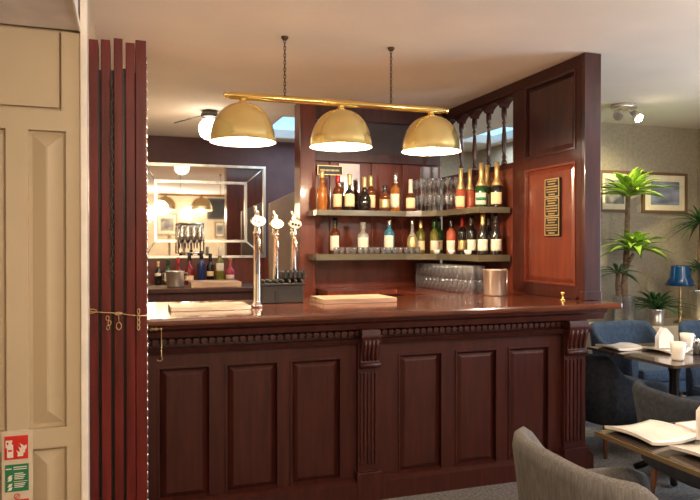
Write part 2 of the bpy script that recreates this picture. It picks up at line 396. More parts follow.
for a, c in zip(ys[:-1], ys[1:]):     # arched head pieces between the spindles
    poly = [(a, 2.56), (a, 2.49)] + [(a+(c-a)*(k/12), 2.49+.06*math.sin(PI*k/12)**.6) for k in range(1, 12)] + [(c, 2.49), (c, 2.56)]
    MB().prism(poly, 2.82, 2.90, 'X').build('arch_head', 'wood', pt)
for y in ys[1:-1]:
    s_ = MB().lathe([(.022, 2.03), (.022, 2.07), (.012, 2.08), (.020, 2.10), (.012, 2.12), (.016, 2.15), (.021, 2.22), (.014, 2.33), (.010, 2.36), (.019, 2.375), (.010, 2.39), (.018, 2.41), (.022, 2.43), (.022, 2.49)], (2.86, y, 0), 12)
    s_.build('spindle', 'wooddark', pt)
# ---- back unit with shelves
bu = thing('back_bar_unit', 'mahogany back bar unit with wood panels, header and corner shelves', 'back bar', (2.1, 5.6, 0))
MB().box(1.5, 2.81, 5.62, 5.68, 0, 2.637).build('back_panel', 'woodred', bu)
p = MB(); p.box(1.42, 1.56, 5.50, 5.70, 0, 2.637, .006); p.build('corner_post', 'woodred', bu)
p = MB(); p.box(1.56, 2.79, 5.53, 5.62, 2.50, 2.637, .006); p.box(1.56, 2.79, 5.57, 5.62, 2.14, 2.22, .004); p.build('header', 'wooddark', bu)
p = MB(); p.box(1.56, 2.79, 5.60, 5.625, 2.22, 2.50); p.build('smoked_pane', 'greyglass', bu)
for a, c in ((1.80, 2.0), (2.60, 2.78)): MB().box(a, c, 5.60, 5.625, 1.70, 2.13, .003).build('mirror_strip', 'mirrordull', bu)
for x in (1.72, 2.12, 2.42): MB().box(x, x+.05, 5.597, 5.622, 1.30, 2.14, .004).build('stile', 'woodred', bu)
def shelf(z, th):
    poly = [(1.48, 5.2), (2.28, 5.2), (2.40, 5.15), (2.49, 5.05), (2.52, 4.93), (2.52, 4.39), (2.79, 4.39), (2.79, 5.50), (1.60, 5.50), (1.48, 5.48)]
    m = MB().prism(poly, z-th, z)
    bmesh.ops.recalc_face_normals(m.b, faces=m.b.faces)
    return m.build('shelf', 'shelf', bu)
shelf(1.69, .045); shelf(1.325, .05)
p = MB().prism([(1.58, 5.21), (2.2, 5.21), (2.2, 4.40), (2.55, 4.40), (2.795, 4.40), (2.795, 5.58), (1.58, 5.58)], .98, 1.02)
p.build('back_worktop', 'woodred', bu)
p = MB(); p.box(2.45, 2.795, 4.42, 5.58, 0, .98); p.box(1.6, 2.45, 5.25, 5.58, 0, .98); p.build('base_cabinet', 'wooddark', bu)
# ---- left back: mirror wall, counter
lb = thing('back_counter', 'dark red back counter shelf below the large mirror', 'counter', (.9, 7.4, 0))
MB().box(-.13, 1.75, 7.0, 7.79, .95, .985, .006).build('shelf_top', 'woodtop', lb)
MB().box(-.13, 1.75, 7.06, 7.79, 0, .95).build('counter_body', 'wood', lb)
MB().box(-.13, 1.75, 7.775, 7.797, .985, 1.26).build('backsplash', 'woodred', lb)
mr = thing('wall_mirror', 'large wall mirror with wide silver rimmed border at the back left', 'mirror', (.9, 7.77, 1.26))
p = MB(); p.box(.22, 1.56, 7.775, 7.797, 1.27, 2.31); p.build('mirror_glass', 'mirror', mr)
p = MB(); frame_rect(p, .20, 1.58, 1.25, 2.33, .028, 7.745, 7.797); p.build('outer_frame', 'steel', mr)
p = MB(); frame_rect(p, .31, 1.36, 1.43, 2.14, .03, 7.752, 7.775)
for (x0, z0), (x1, z1) in (((.22, 2.31), (.32, 2.13)), ((1.56, 2.31), (1.35, 2.13)), ((1.56, 1.27), (1.35, 1.44)), ((.22, 1.27), (.32, 1.44))):
    p.tube([(x0, 7.77, z0), (x1, 7.765, z1)], .008, 6)
p.build('inner_frame', 'steel', mr)
# tan arched door panel behind the taps
p = MB(); p.prism([(1.44, 0), (1.44, 1.84)]+[(1.44+.30*math.sin(PI/2*k/8)*1.0, 1.84+.14*math.sin(PI/2*k/8)) for k in range(1, 9)]+[(2.3, 1.99), (2.3, 0)], 6.86, 6.92, 'Y')
tp = p.build('arched_panel', 'tan'); tag(center(tp), 'plain tan panel with a curved top behind the beer taps', 'panel')
# ---- brass pendant light
pl = thing('pendant_light', 'polished brass three dome pendant light on a rail above the bar', 'light', (1.26, 3.85, 2.0))
p = MB().lathe([(.003, .535), (.012, .54), (.019, .548), (.010, .56), (.022, .58), (.022, 1.93), (.010, 1.96), (.019, 1.975), (.012, 1.985), (.003, 1.99)], (0, 3.85, 2.268), 14, 'X')
p.build('rail', 'brass', pl)
for x in (.901, 1.583):
    c = MB(); k = 0; z = 2.297
    while z < 2.625: c.ring((x, 3.85, z), .009, .0028, 'Y' if k % 2 else 'X', .7, 1.5, 10, 5); z += .021; k += 1
    c.lathe([(.012, 2.618), (.022, 2.63), (.022, 2.639)], (x, 3.85, 0), 12)
    c.build('chain', 'rust', pl, 'dark metal hanging chain')
for x in (.651, 1.252, 1.861):
    R, Hh, zr = .188, .222, 2.005
    prof = [(R*math.cos(a)**.85, zr+Hh*math.sin(a)) for a in [PI/2*k/14 for k in range(14)]]
    s_ = MB().lathe([(R+.004, zr-.006)]+prof+[(.024, zr+Hh)], (x, 3.85, 0), 36, cap=False).build('lamp_shade', 'brassshade', pl)
    MB().lathe([(R+.003, zr-.0065)]+[(max(.01, r-.004), z-.004) for r, z in prof]+[(.01, zr+Hh-.006)], (x, 3.85, 0), 36, cap=False).build('shade_lining', 'shadein', s_, 'white enamel inside of the shade')
    MB().lathe([(.024, 2.222), (.03, 2.228), (.02, 2.238), (.018, 2.248), (.02, 2.252)], (x, 3.85, 0), 16).build('shade_cap', 'brass', s_)
    MB().lathe([(.004, 2.0), (.022, 2.01), (.032, 2.035), (.028, 2.065), (.014, 2.09), (.012, 2.12)], (x, 3.85, 0), 14).build('bulb', 'bulb', s_, 'glowing bulb')
    light('pendant_lamp_light', 'POINT', (x, 3.85, 1.985), 26, WARM, .03)
# ---- ceiling lights
def spotlight(loc, label, heads):
    t = thing('ceiling_spotlight', label, 'light', loc)
    MB().lathe([(.105, 2.60), (.11, 2.615), (.10, 2.638)], (loc[0], loc[1], 0), 24).build('ceiling_plate', 'steel', t)
    for dx, dy, tilt, on in heads:
        hx, hy = loc[0]+dx, loc[1]+dy
        h = MB().tube([(hx*.5+loc[0]*.5, hy*.5+loc[1]*.5, 2.60), (hx, hy, 2.56)], .008, 8)
        d = Vector((math.sin(tilt)-.3, -1.1, -.9)).normalized(); p0 = Vector((hx, hy, 2.57))
        h.tube([p0, p0+d*.02, p0+d*.08, p0+d*.10], [.02, .034, .042, .042], 16)
        ho = h.build('lamp_head', 'steel', t)
        MB().tube([p0+d*.101, p0+d*.106], .036, 16).build('lamp_lens', 'bulb' if on else 'steel', ho, 'lit lamp lens' if on else None)
    return t
spotlight((4.17, 4.75, 2.638), 'two headed dark metal ceiling spotlight above the leafy plant, right of bar', [(-.06, -.01, -.9, False), (.07, -.02, .5, True)])
light('spotlight_beam', 'SPOT', (4.33, 4.62, 2.46), 62, (1, .88, .52), .04, (math.radians(25), 0, math.radians(10)), spot=math.radians(140), blend=.8)
g = thing('globe_light', 'glowing white globe ceiling light at left behind the brass shades', 'light', (.74, 6.2, 2.4))
MB().lathe([(.075, 2.58), (.08, 2.60), (.07, 2.639)], (.74, 6.2, 0), 20).build('ceiling_plate', 'darksteel', g)
MB().lathe([(.03, 2.57), (.06, 2.56), (.095, 2.51), (.10, 2.46), (.085, 2.41), (.05, 2.38), (.01, 2.37)], (.74, 6.2, 0), 24).build('glass_globe', 'globe', g)
MB().tube([(.70, 6.2, 2.60), (.42, 6.15, 2.50)], .006, 6).build('bracket_arm', 'darksteel', g)
# ================================================================ BAR THINGS
# ---- beer taps
M['greybox'] = mat('grey_box', (.03, .027, .024), .5)
fn = thing('drip_unit', 'dark grey drip tray box with black bar mat on top, below the beer taps', 'drip tray', (.95, 4.0, 1.041))
MB().box(.79, 1.05, 3.98, 4.14, 1.041, 1.15, .006).build('box', 'greybox', fn)
m = MB(); m.box(.78, 1.06, 3.97, 4.15, 1.15, 1.165, .004)
for i in range(7):
    for j in range(4): m.lathe([(.012, 1.165), (.010, 1.185), (.004, 1.187)], (.80+i*.04, 3.99+j*.042, 0), 6)
m.build('rubber_mat', 'black', fn)
m = MB(); m.box(.92, 1.07, 3.99, 4.13, 1.19, 1.235, .01)
for i in range(5): m.box(.93+i*.029, .945+i*.029, 3.98, 3.99, 1.195, 1.245)
m.build('cleaning_tray', 'black', fn)
m = MB(); m.box(.87, .89, 3.972, 3.98, 1.06, 1.12); m.build('vent_slot', 'black', fn)
taps = [(.72, 3.78, 'leftmost chrome beer tap with glowing white oval badge', 'globe'), (.925, 4.215, 'middle chrome beer tap with gold rimmed oval badge', 'shadein'), (1.045, 4.215, 'rightmost chrome beer tap with dark lettered oval badge', 'steel')]
M['badge'] = mat('lit_badge', (.95, .88, .74), .3, emit=1.6, ecol=(1, .87, .66))
for i, (x, y, lab, bm_) in enumerate(taps):
    t = thing('beer_tap', lab, 'beer tap', (x, y, 1.042), 0, 'beer taps on the bar')
    zb = 1.042 if i == 0 else 1.042
    MB().lathe([(.035, 1.042), (.035, 1.055), (.024, 1.065), (.021, 1.08), (.021, 1.46), (.025, 1.465), (.025, 1.475), (.018, 1.485), (.016, 1.59), (.008, 1.60)], (x, y, 0), 18).build('column', 'chrome', t)
    m = MB().tube([(x, y-.015, 1.44), (x, y-.06, 1.43), (x, y-.075, 1.40), (x, y-.075, 1.36)], .009, 8); m.build('spout', 'chrome', t)
    m = MB().tube([(x-.004, y+.0, 1.57), (x-.010, y-.01, 1.59), (x-.014, y-.01, 1.625)], [.006, .008, .010], 8); m.build('lever', 'chrome', t)
    m = MB().lathe([(.040, 0), (.046, .006), (.046, .018), (.040, .024)], (x, y-.05, 1.535), 24, 'Y', 1.0, .72); bd = m.build('badge_rim', 'chrome' if i != 1 else 'brass', t)
    MB().lathe([(.039, -.001), (.039, .0002)], (x, y-.05, 1.535), 24, 'Y', 1.0, .70).build('badge_face', 'badge' if i < 2 else 'steel', bd)
    m = MB()
    for k in range(3 if i == 2 else 2): m.box(x-.026+k*.02, x-.012+k*.02, y-.0535, y-.0512, 1.528-.004*k, 1.543-.004*k)
    m.build('badge_mark', 'blackgloss' if i == 2 else 'brassdull', bd)
# ---- trays/boards on the counter
def board(name, x0, x1, y0, y1, z1, label, m='boardwood', rim='boardwood'):
    t = thing(name, label, 'tray', ((x0+x1)/2, (y0+y1)/2, 1.041))
    MB().box(x0+.006, x1-.006, y0+.006, y1-.006, 1.041, z1, .003).build('tray_base', m, t)
    f = MB()
    for a, b_, c, d in ((x0, x1, y0, y0+.008), (x0, x1, y1-.008, y1), (x0, x0+.008, y0+.008, y1-.008), (x1-.008, x1, y0+.008, y1-.008)): f.box(a, b_, c, d, 1.041, z1+.004, .001)
    f.build('tray_rim', rim, t)
board('bar_tray', .23, .665, 3.66, 3.92, 1.06, 'long shallow pale tray lying on the bar left of the beer taps', 'boardwood', 'chrome')
board('bar_tray', 1.14, 1.62, 3.84, 4.16, 1.065, 'pale wooden tray lying on the bar to the right of the beer taps')
def bucket(name, x, y, z, r, h, label, handles):
    t = thing(name, label, 'bucket', (x, y, z))
    MB().lathe([(r*.93, z), (r*.97, z+.01), (r, z+h-.01), (r+.004, z+h-.006), (r+.004, z+h), (r-.004, z+h), (r-.01, z+.02), (.005, z+.012)], (x, y, 0), 28).build('body', 'steel', t)
    if handles:
        for s in (-1, 1): MB().tube([(x+s*(r-.002), y, z+h-.02), (x+s*(r+.03), y, z+h-.02), (x+s*(r+.03), y, z+h-.08), (x+s*(r-.002), y, z+h-.09)], .006, 6).build('handle', 'steel', t)
bucket('ice_bucket', 2.50, 4.13, 1.041, .082, .185, 'shiny striped steel wine cooler standing on the bar near the partition', False)
m = MB()
for k, (x, y, z, r) in enumerate([(2.60, 4.18, 1.20, .006), (2.60, 4.20, 1.05, .006)]): pass
m.tube([(2.615, 4.16, 1.042), (2.615, 4.16, 1.20)], .008, 8); m.ring((2.60, 4.16, 1.205), .02, .005, 'Y')
tag(center(m.build('bar_strainer', 'steel')), 'slim steel bar tool upright behind the wine cooler on the counter', 'bar tool')
m = MB().lathe([(.022, 1.041), (.022, 1.046), (.008, 1.052), (.008, 1.075), (.016, 1.082), (.016, 1.092), (.006, 1.098)], (3.1*.87, 4.16*.87, 0), 14)
tag(center(m.build('brass_knob', 'brass')), 'small brass knob on the bar at the foot of the partition', 'knob')
bucket('ice_bucket', .45, 6.2+.3, 1.002, .085, .15, 'small steel ice bucket with side handles at left below the mirror', True)
# low shelf that carries the left bucket
lo = thing('work_shelf', 'narrow dark working shelf behind the bar below the mirror bottles', 'shelf', (.5, 6.5, 0))
MB().box(-.12, 1.3, 6.2, 6.8, .96, 1.0, .004).build('shelf_top', 'wood', lo); MB().box(-.12, 1.3, 6.25, 6.8, 0, .96).build('cabinet', 'wooddark', lo)
m = MB().box(.58, 1.05, 6.3, 6.6, 1.001, 1.05, .004); m.box(.60, 1.03, 6.32, 6.58, 1.05, 1.056)
tag(center(m.build('wooden_box', 'boardwood')), 'flat pinkish wooden box behind the left bar tray', 'box')
# ---- bottles
def bottle(x, y, z, h, r, shape, glass, cap, label, lab='creamlabel', caph=.1, lz=(.12, .5), capr=1.25, name='bottle', group=None, cat='bottle', band=None):
    t = thing(name, label, cat, (x, y, z), math.atan2(-y, -x)+random.uniform(-.25, .25), group, world=False)
    P = {'std': [(.92, 0), (1, .02), (1, .60), (.9, .68), (.45, .76), (.36, .80), (.34, .97), (.38, 1)],
         'champ': [(.95, 0), (1, .02), (1, .45), (.93, .56), (.6, .70), (.4, .80), (.34, .90), (.36, 1)],
         'bordeaux': [(.95, 0), (1, .02), (1, .64), (.93, .70), (.5, .77), (.38, .82), (.36, 1)],
         'squat': [(.9, 0), (1, .04), (1, .45), (.85, .58), (.4, .68), (.32, .74), (.3, 1)],
         'round': [(.7, 0), (.95, .1), (1.05, .28), (.95, .46), (.5, .6), (.3, .68), (.28, 1)],
         'tall': [(.95, 0), (1, .02), (1, .5), (.96, .6), (.4, .72), (.34, .97), (.38, 1)]}[shape]
    def rad(f):
        for (a, fa), (b_, fb) in zip(P[:-1], P[1:]):
            if fa <= f <= fb: return r*(a+(b_-a)*(f-fa)/(fb-fa))
        return r
    prof = [(r*a, h*(1-caph*.6)*f) for a, f in P]
    MB().lathe(prof, (0, 0, 0), 18).build('glass_body', glass, t)
    hh = h*(1-caph*.6)
    fs = [1-caph+caph*k/4 for k in range(5)]
    cp = [(rad(max(0, f-.02))*capr+.0008, hh*f) for f in fs]
    cp = cp+[(cp[-1][0], h), (cp[-1][0]*.8, h+.002)]
    MB().lathe(cp, (0, 0, 0), 14).build('cap', cap, t)
    if lab:
        l0, l1 = lz; lf = [l0+(l1-l0)*k/5 for k in range(6)]
        o = MB().arc([(rad(f)+.0014, hh*f) for f in lf], -1.05, 1.05).build('paper_label', lab, t)
        if band:
            f0, f1 = l0+(l1-l0)*.35, l0+(l1-l0)*.62
            MB().arc([(rad(f0)+.0022, hh*f0), (rad(f1)+.0022, hh*f1)], -.9, .9).build('label_band', band, o)
    return t
U = 1.691; L = 1.326
# upper shelf, left to right
G1 = 'spirit bottles on the upper bar shelf'
Y0 = 5.36
for a in [
 (1.575, Y0, .335, .044, 'tall', 'amber', 'goldfoil', 'amber whisky bottle with gold top, leftmost on upper bar shelf', None, .12),
 (1.725, Y0+.03, .30, .043, 'std', 'amberdk', 'redcap', 'dark bottle with large yellow label, second from left on upper shelf', 'creamlabel', .13),
 (1.80, Y0-.06, .31, .046, 'squat', 'dark', 'goldfoil', 'dark shouldered bottle with tan label, third from left on upper shelf', 'creamlabel', .22),
 (1.935, Y0-.06, .29, .055, 'round', 'dark', 'goldfoil', 'round bellied dark cognac bottle with gold neck on upper shelf', None, .22),
 (2.025, Y0+.03, .31, .046, 'std', 'amberdk', 'goldfoil', 'brown bottle with tall cream label behind the round cognac bottle', 'creamlabel', .2),
 (2.125, Y0-.05, .22, .050, 'std', 'amberdk', 'dark', 'short stout bottle with gold label and black cap on upper shelf', 'goldfoil', .16),
 (2.245, Y0, .34, .046, 'std', 'amber', 'chrome', 'tall silver topped whisky bottle with pale label on upper shelf', 'paperwhite', .2),
 (2.36, Y0-.07, .28, .046, 'squat', 'amberdk', 'paperwhite', 'brown bottle with white neck beside the stacked flutes on upper shelf', 'creamlabel', .3)]:
    x, y, h, r, sh_, gl, cap, lb_, lab, ch_ = a
    bottle(x, y, U, h, r, sh_, gl, cap, lb_, lab, ch_, (.12, .52) if lab else (.1, .5), group=G1, band=None)
G2 = 'spirit bottles on the lower bar shelf'
for a in [
 (1.70, Y0+.03, .30, .044, 'std', 'amberdk', 'dark', 'dark bottle with white label, leftmost on lower bar shelf', 'paperwhite', .15),
 (1.955, Y0+.03, .27, .052, 'std', 'frost', 'frost', 'grey frosted bottle second from left on lower bar shelf', 'paperwhite', .15),
 (2.20, Y0+.03, .30, .048, 'std', 'bluegl', 'chrome', 'pale blue gin bottle with white label on lower bar shelf', 'paperwhite', .1),
 (2.40, Y0-.02, .30, .050, 'round', 'frost', 'chrome', 'clear decorative bottle with gold front right of the pale blue one', 'goldfoil', .1)]:
    x, y, h, r, sh_, gl, cap, lb_, lab, ch_ = a
    bottle(x, y, L, h, r, sh_, gl, cap, lb_, lab, ch_, (.1, .56) if lab else (.1, .5), group=G2)
G3 = 'wine bottles on the lower shelf by the partition'
for a in [
 (2.50, 5.38, .30, .042, 'bordeaux', 'olive', 'goldfoil', 'olive green white wine bottle at the corner of the lower shelf', 'creamlabel'),
 (2.58, 5.27, .30, .042, 'bordeaux', 'olive', 'green', 'second olive wine bottle with green neck near the shelf corner', 'paperwhite'),
 (2.67, 5.36, .31, .042, 'bordeaux', 'green', 'green', 'dark green wine bottle behind the two olive ones on the lower shelf', 'creamlabel'),
 (2.62, 5.03, .30, .040, 'bordeaux', 'rose', 'dark', 'reddish wine bottle with tall white label, middle of lower shelf', 'paperwhite'),
 (2.70, 4.98, .31, .042, 'bordeaux', 'dark', 'redcap', 'dark wine bottle with gold band behind the reddish bottle', 'goldfoil'),
 (2.64, 4.72, .31, .042, 'bordeaux', 'dark', 'dark', 'black wine bottle with small square white label on lower shelf', 'paperwhite'),
 (2.64, 4.54, .315, .044, 'champ', 'dark', 'goldfoil', 'black wine bottle with gold neck tip, second from shelf end', 'paperwhite'),
 (2.735, 4.61, .31, .042, 'champ', 'dark', 'dark', 'plain black wine bottle behind the last two on lower shelf', None),
 (2.70, 4.45, .315, .045, 'champ', 'dark', 'dark', 'black wine bottle with large white label at the shelf end by the partition', 'paperwhite')]:
    x, y, h, r, sh_, gl, cap, lb_, lab = a
    bottle(x, y, L, h, r, sh_, gl, cap, lb_, lab, .18, (.1, .42), 1.15, group=G3, name='wine_bottle')
G4 = 'champagne bottles on the upper shelf by the partition'
for a in [
 (2.62, 4.86, .34, .044, 'rose', 'pink champagne bottle with gold foil, leftmost of the row by the partition', 'creamlabel', None),
 (2.715, 4.88, .34, .044, 'rose', 'pink champagne bottle with gold foil, second in the row by the partition', 'rose', None),
 (2.62, 4.53, .345, .047, 'green', 'green champagne bottle with white label and dark green band', 'paperwhite', 'signgreen'),
 (2.73, 4.63, .345, .047, 'green', 'green champagne bottle half hidden behind the banded one', 'creamlabel', None),
 (2.71, 4.45, .345, .047, 'dark', 'dark champagne bottle with plain cream label at the right shelf end', 'creamlabel', None)]:
    x, y, h, r, gl, lb_, lab, bd_ = a
    bottle(x, y, U, h, r, 'champ', gl, 'goldfoil', lb_, lab, .38, (.08, .42), 1.12, group=G4, name='champagne_bottle', band=bd_)
G5 = 'liqueur bottles on the back counter below the mirror'
for a in [
 (.325, .24, .036, 'std', 'dark', 'goldfoil', 'dark bottle with small white spot, leftmost below the mirror', 'paperwhite', (.42, .55)),
 (.425, .265, .050, 'squat', 'green', 'green', 'square shouldered green bottle with big white and orange label', 'paperwhite', (.1, .5)),
 (.53, .28, .044, 'squat', 'redliq', 'redcap', 'red liqueur bottle with red cap below the mirror', 'darkblue', (.42, .55)),
 (.645, .33, .050, 'squat', 'redliq', 'dark', 'black necked bottle with wide heart shaped cream label', 'creamlabel', (.12, .3)),
 (.77, .35, .042, 'bordeaux', 'darkblue', 'dark', 'tall dark blue bottle in the middle below the mirror', None, (.1, .5)),
 (.865, .32, .040, 'bordeaux', 'dark', 'dark', 'black bottle with gold and white label, sixth below the mirror', 'creamlabel', (.28, .46)),
 (.965, .39, .048, 'std', 'olive', 'paperwhite', 'tallest bottle below the mirror, with white cap and white label', 'paperwhite', (.38, .62)),
 (1.08, .27, .052, 'squat', 'pinkliq', 'rose', 'short pink liqueur bottle, rightmost below the mirror', 'paperwhite', (.2, .38))]:
    x, h, r, sh_, gl, cap, lb_, lab, lz = a
    bottle(x, 7.2, .986, h, r, sh_, gl, cap, lb_, lab, .16, lz, group=G5)
# ---- glasses
def protoglass(prof, name, label, cat, group, loc, m='glass'):
    o = MB().lathe(prof, (0, 0, 0), 14, cap=False).build(name, m); o.location = loc; tag(o, label, cat, group); return o
def tumbler(r, h): return [(.001, .006), (r*.82, .006), (r*.97, h), (r, h), (r*.86, 0), (.001, 0)][::-1]
sg = protoglass(tumbler(.024, .055), 'shot_glass', 'small clear shot glass in the row along the front of the lower shelf', 'glass', 'shot glasses on the lower shelf', (1.665, 5.25, L))
for k in range(1, 15):
    dup(sg, (1.665+k*.053, 5.25+(.01 if k % 2 else -.005), L))
tb = protoglass(tumbler(.036, .108), 'highball_glass', 'clear highball glass in the bottom tier, front row, under the lower shelf', 'glass', 'highball glasses below the shelves', (2.50, 4.47, 1.021))
first = True
for tier in range(2):
    for row in range(2):
        for k in range(13):
            if first: first = False; continue
            dup(tb, (2.50+row*.08, 4.47+k*.0785, 1.021+tier*.110), label='clear highball glass in the %s tier, %s row, under the lower shelf' % (('bottom', 'upper')[tier], ('front', 'rear')[row]))
fl = protoglass([(.030, 0), (.030, .003), (.004, .006), (.0035, .05), (.012, .06), (.023, .09), (.025, .14), (.0245, .14), (.022, .09), (.001, .062)], 'champagne_flute', 'clear stemmed glass in the bottom tier at the corner of the upper shelf', 'glass', 'stemmed glasses on the upper shelf', (2.45, 5.34, U))
n = 0
for tier in range(2):
    for (x, y) in [(2.455+i*.063, 5.42-i*.015) for i in range(5)]+[(2.44+i*.06, 5.33-i*.045) for i in range(6)]+[(2.44+i*.055, 5.235-i*.055) for i in range(5)]:
        n += 1
        if n == 1: continue
        dup(fl, (x, y, U+tier*.143), label='clear stemmed glass in the %s tier at the corner of the upper shelf' % ('bottom', 'upper')[tier])
for x, y, lab in ((2.535, 5.13, 'small white cup in front of the green wine bottle on lower shelf'), (2.555, 4.90, 'small white cup in front of the reddish wine bottle'), (2.555, 4.62, 'small white cup in front of the black wine bottle with square label')):
    m = MB().lathe([(.018, 0), (.028, .012), (.032, .035), (.029, .035), (.024, .012), (.001, .006)], (0, 0, 0), 16, cap=False).build('white_cup', 'white')
    m.location = (x, y, L); tag(m, lab, 'cup', 'white cups on the lower shelf')
# chrome rack with hanging glasses in front of mirror
rk = thing('glass_rack', 'chrome rack of spirit measures fixed before the large mirror', 'rack', (.70, 7.6, 1.45))
m = MB(); m.tube([(.56, 7.6, 1.64), (.84, 7.6, 1.64)], .012, 8); m.tube([(.56, 7.6, 1.64), (.56, 7.6, 1.30)], .008, 8); m.tube([(.84, 7.6, 1.64), (.84, 7.6, 1.30)], .008, 8); m.tube([(.56, 7.6, 1.31), (.84, 7.6, 1.31)], .008, 8)
m.tube([(.56, 7.6, 1.6), (.56, 7.745, 1.6)], .008, 6); m.tube([(.84, 7.6, 1.6), (.84, 7.745, 1.6)], .008, 6); m.build('rack_frame', 'chrome', rk)
for k in range(4): MB().lathe([(.016, 1.62), (.02, 1.60), (.026, 1.50), (.026, 1.44), (.01, 1.42), (.006, 1.36)], (.60+k*.067, 7.6, 0), 10).build('optic_measure', 'chrome', rk)
# ---- plaques
pq = thing('bar_plaque', 'narrow black plaque with gold border above the whisky bottles', 'sign', (1.70, 5.59, 2.03))
MB().box(1.60, 1.83, 5.585, 5.5945, 2.02, 2.10).build('plate', 'blackgloss', pq)
m = MB(); frame_rect(m, 1.598, 1.832, 2.018, 2.102, .006, 5.578, 5.585)
for k in range(15): m.box(1.628+k*.0118, 1.633+k*.0118, 5.583, 5.585, 2.052, 2.068)
m.build('gold_lettering', 'goldfoil', pq)
pq = thing('notice_plaque', 'tall black notice in three gold bordered blocks on the partition', 'sign', (2.79, 3.86, 1.45))
MB().box(2.785, 2.80, 3.775, 3.945, 1.46, 1.86, .001).build('plate', 'blackgloss', pq)
m = MB()
for k in range(3):
    z0 = 1.465+k*.133; frame_rect(m, 3.78, 3.94, z0, z0+.126, .006, 2.781, 2.785, 'X')
    for j, wd in enumerate((.10, .07, .12, .12, .11, .06)): 
        zz = z0+.108-j*.018; y = 3.86-wd/2
        while y < 3.86+wd/2: m.box(2.781, 2.785, y, y+.008, zz-.004, zz+.004); y += .0115
m.build('gold_lettering', 'goldfoil', pq)
# ---- signs on the cream wall
sb = thing('safety_sign', 'red and green fire safety notices on pale strip on cream wall', 'sign', (-.405, 2.895, .35))
MB().box(-.462, -.352, 2.893, 2.8995, .20, .665).build('backing_strip', 'backing', sb)
rs = MB().box(-.452, -.368, 2.890, 2.893, .553, .645).build('red_panel', 'red', sb, 'red fire extinguisher symbol panel')
m = MB(); m.box(-.443, -.421, 2.888, 2.890, .560, .612, .001); m.box(-.438, -.426, 2.888, 2.890, .612, .624); m.box(-.448, -.424, 2.888, 2.890, .622, .629); m.box(-.448, -.444, 2.888, 2.890, .60, .624)
for i, (x, z) in enumerate(((-.402, .572), (-.395, .586), (-.39, .60))):
    m.prism([(x-.004, z-.008), (x+.016, z-.008), (x+.018, z+.008), (x+.008, z+.004), (x-.008, z+.016), (x-.002, z+.002)], 2.888, 2.890, 'Y')
m.build('extinguisher_symbol', 'signwhite', rs); MB().box(-.439, -.425, 2.8872, 2.888, .585, .592).build('symbol_band', 'red', rs)
gs = MB().box(-.450, -.366, 2.890, 2.893, .425, .532).build('green_panel', 'signgreen', sb, 'green first aid notice panel')
m = MB()
for z in (.520, .512): m.box(-.42, -.372, 2.888, 2.890, z, z+.003)
for z in (.495, .488, .481, .474, .455, .448, .441): m.box(-.417, -.385+.012*((z*1000) % 3)/3, 2.888, 2.890, z, z+.003)
m.box(-.42, -.370, 2.888, 2.890, .464, .4655); m.box(-.447, -.427, 2.888, 2.890, .514, .518)
for z in (.485, .475, .452, .438): m.prism([(-.442, z-.008), (-.428, z-.006), (-.424, z+.006), (-.436, z+.004)], 2.888, 2.890, 'Y')
m.build('green_panel_text', 'signwhite', gs)
r2 = MB().box(-.449, -.366, 2.890, 2.893, .30, .392).build('lower_red_panel', 'red', sb)
m = MB().ring((-.408, 2.891, .405), .010, .0015, 'Y'); m.tube([(-.414, 2.891, .399), (-.402, 2.891, .411)], .0015, 5); m.build('prohibition_symbol', 'red', sb)
m = MB().box(-.19, -.165, 2.893, 2.9, 2.48, 2.53)
# ================================================================ DINING AREA
def picture(x0, x1, z0, z1, y, label, art, group=None, face=-1):
    t = thing('framed_picture', label, 'picture', ((x0+x1)/2, y, z0), 0, group)
    m = MB(); s = face*.03; a, b_ = sorted((y, y+s))
    frame_rect(m, x0, x1, z0, z1, .026, a, b_); m.build('frame', 'frame', t)
    c, d = sorted((y+s*.3, y+s*.5)); MB().box(x0+.02, x1-.02, c, d, z0+.02, z1-.02).build('mount', 'mount', t)
    w_, h_ = x1-x0, z1-z0; c, d = sorted((y+s*.5, y+s*.6))
    MB().box(x0+w_*.19, x1-w_*.17, c, d, z0+h_*.20, z1-h_*.22).build('print', art, t)
picture(5.055, 5.64, 1.735, 2.155, 5.499, 'gilt framed misty blue seascape on the wallpapered wall', 'seaart')
picture(4.52, 4.885, 1.735, 2.155, 5.499, 'framed picture half hidden behind the tall leafy plant', 'greyart')
picture(.75, 1.25, 1.65, 2.2, -1.799, 'framed grey portrait seen at left in the big mirror', 'greyart', face=1)
picture(2.2, 2.45, 1.60, 2.0, -1.799, 'small framed print below the television seen in the mirror', 'greyart', face=1)
picture(2.65, 3.0, 1.60, 2.0, -1.799, 'right hand small framed print below the television in the mirror', 'greyart', face=1)
tv = thing('television', 'black wall television reflected in the big mirror', 'television', (2.5, -1.75, 2.05))
MB().box(2.0, 3.0, -1.78, -1.72, 2.07, 2.60, .006).build('casing', 'black', tv); MB().box(2.02, 2.98, -1.72, -1.715, 2.09, 2.58).build('screen', 'blackgloss', tv)
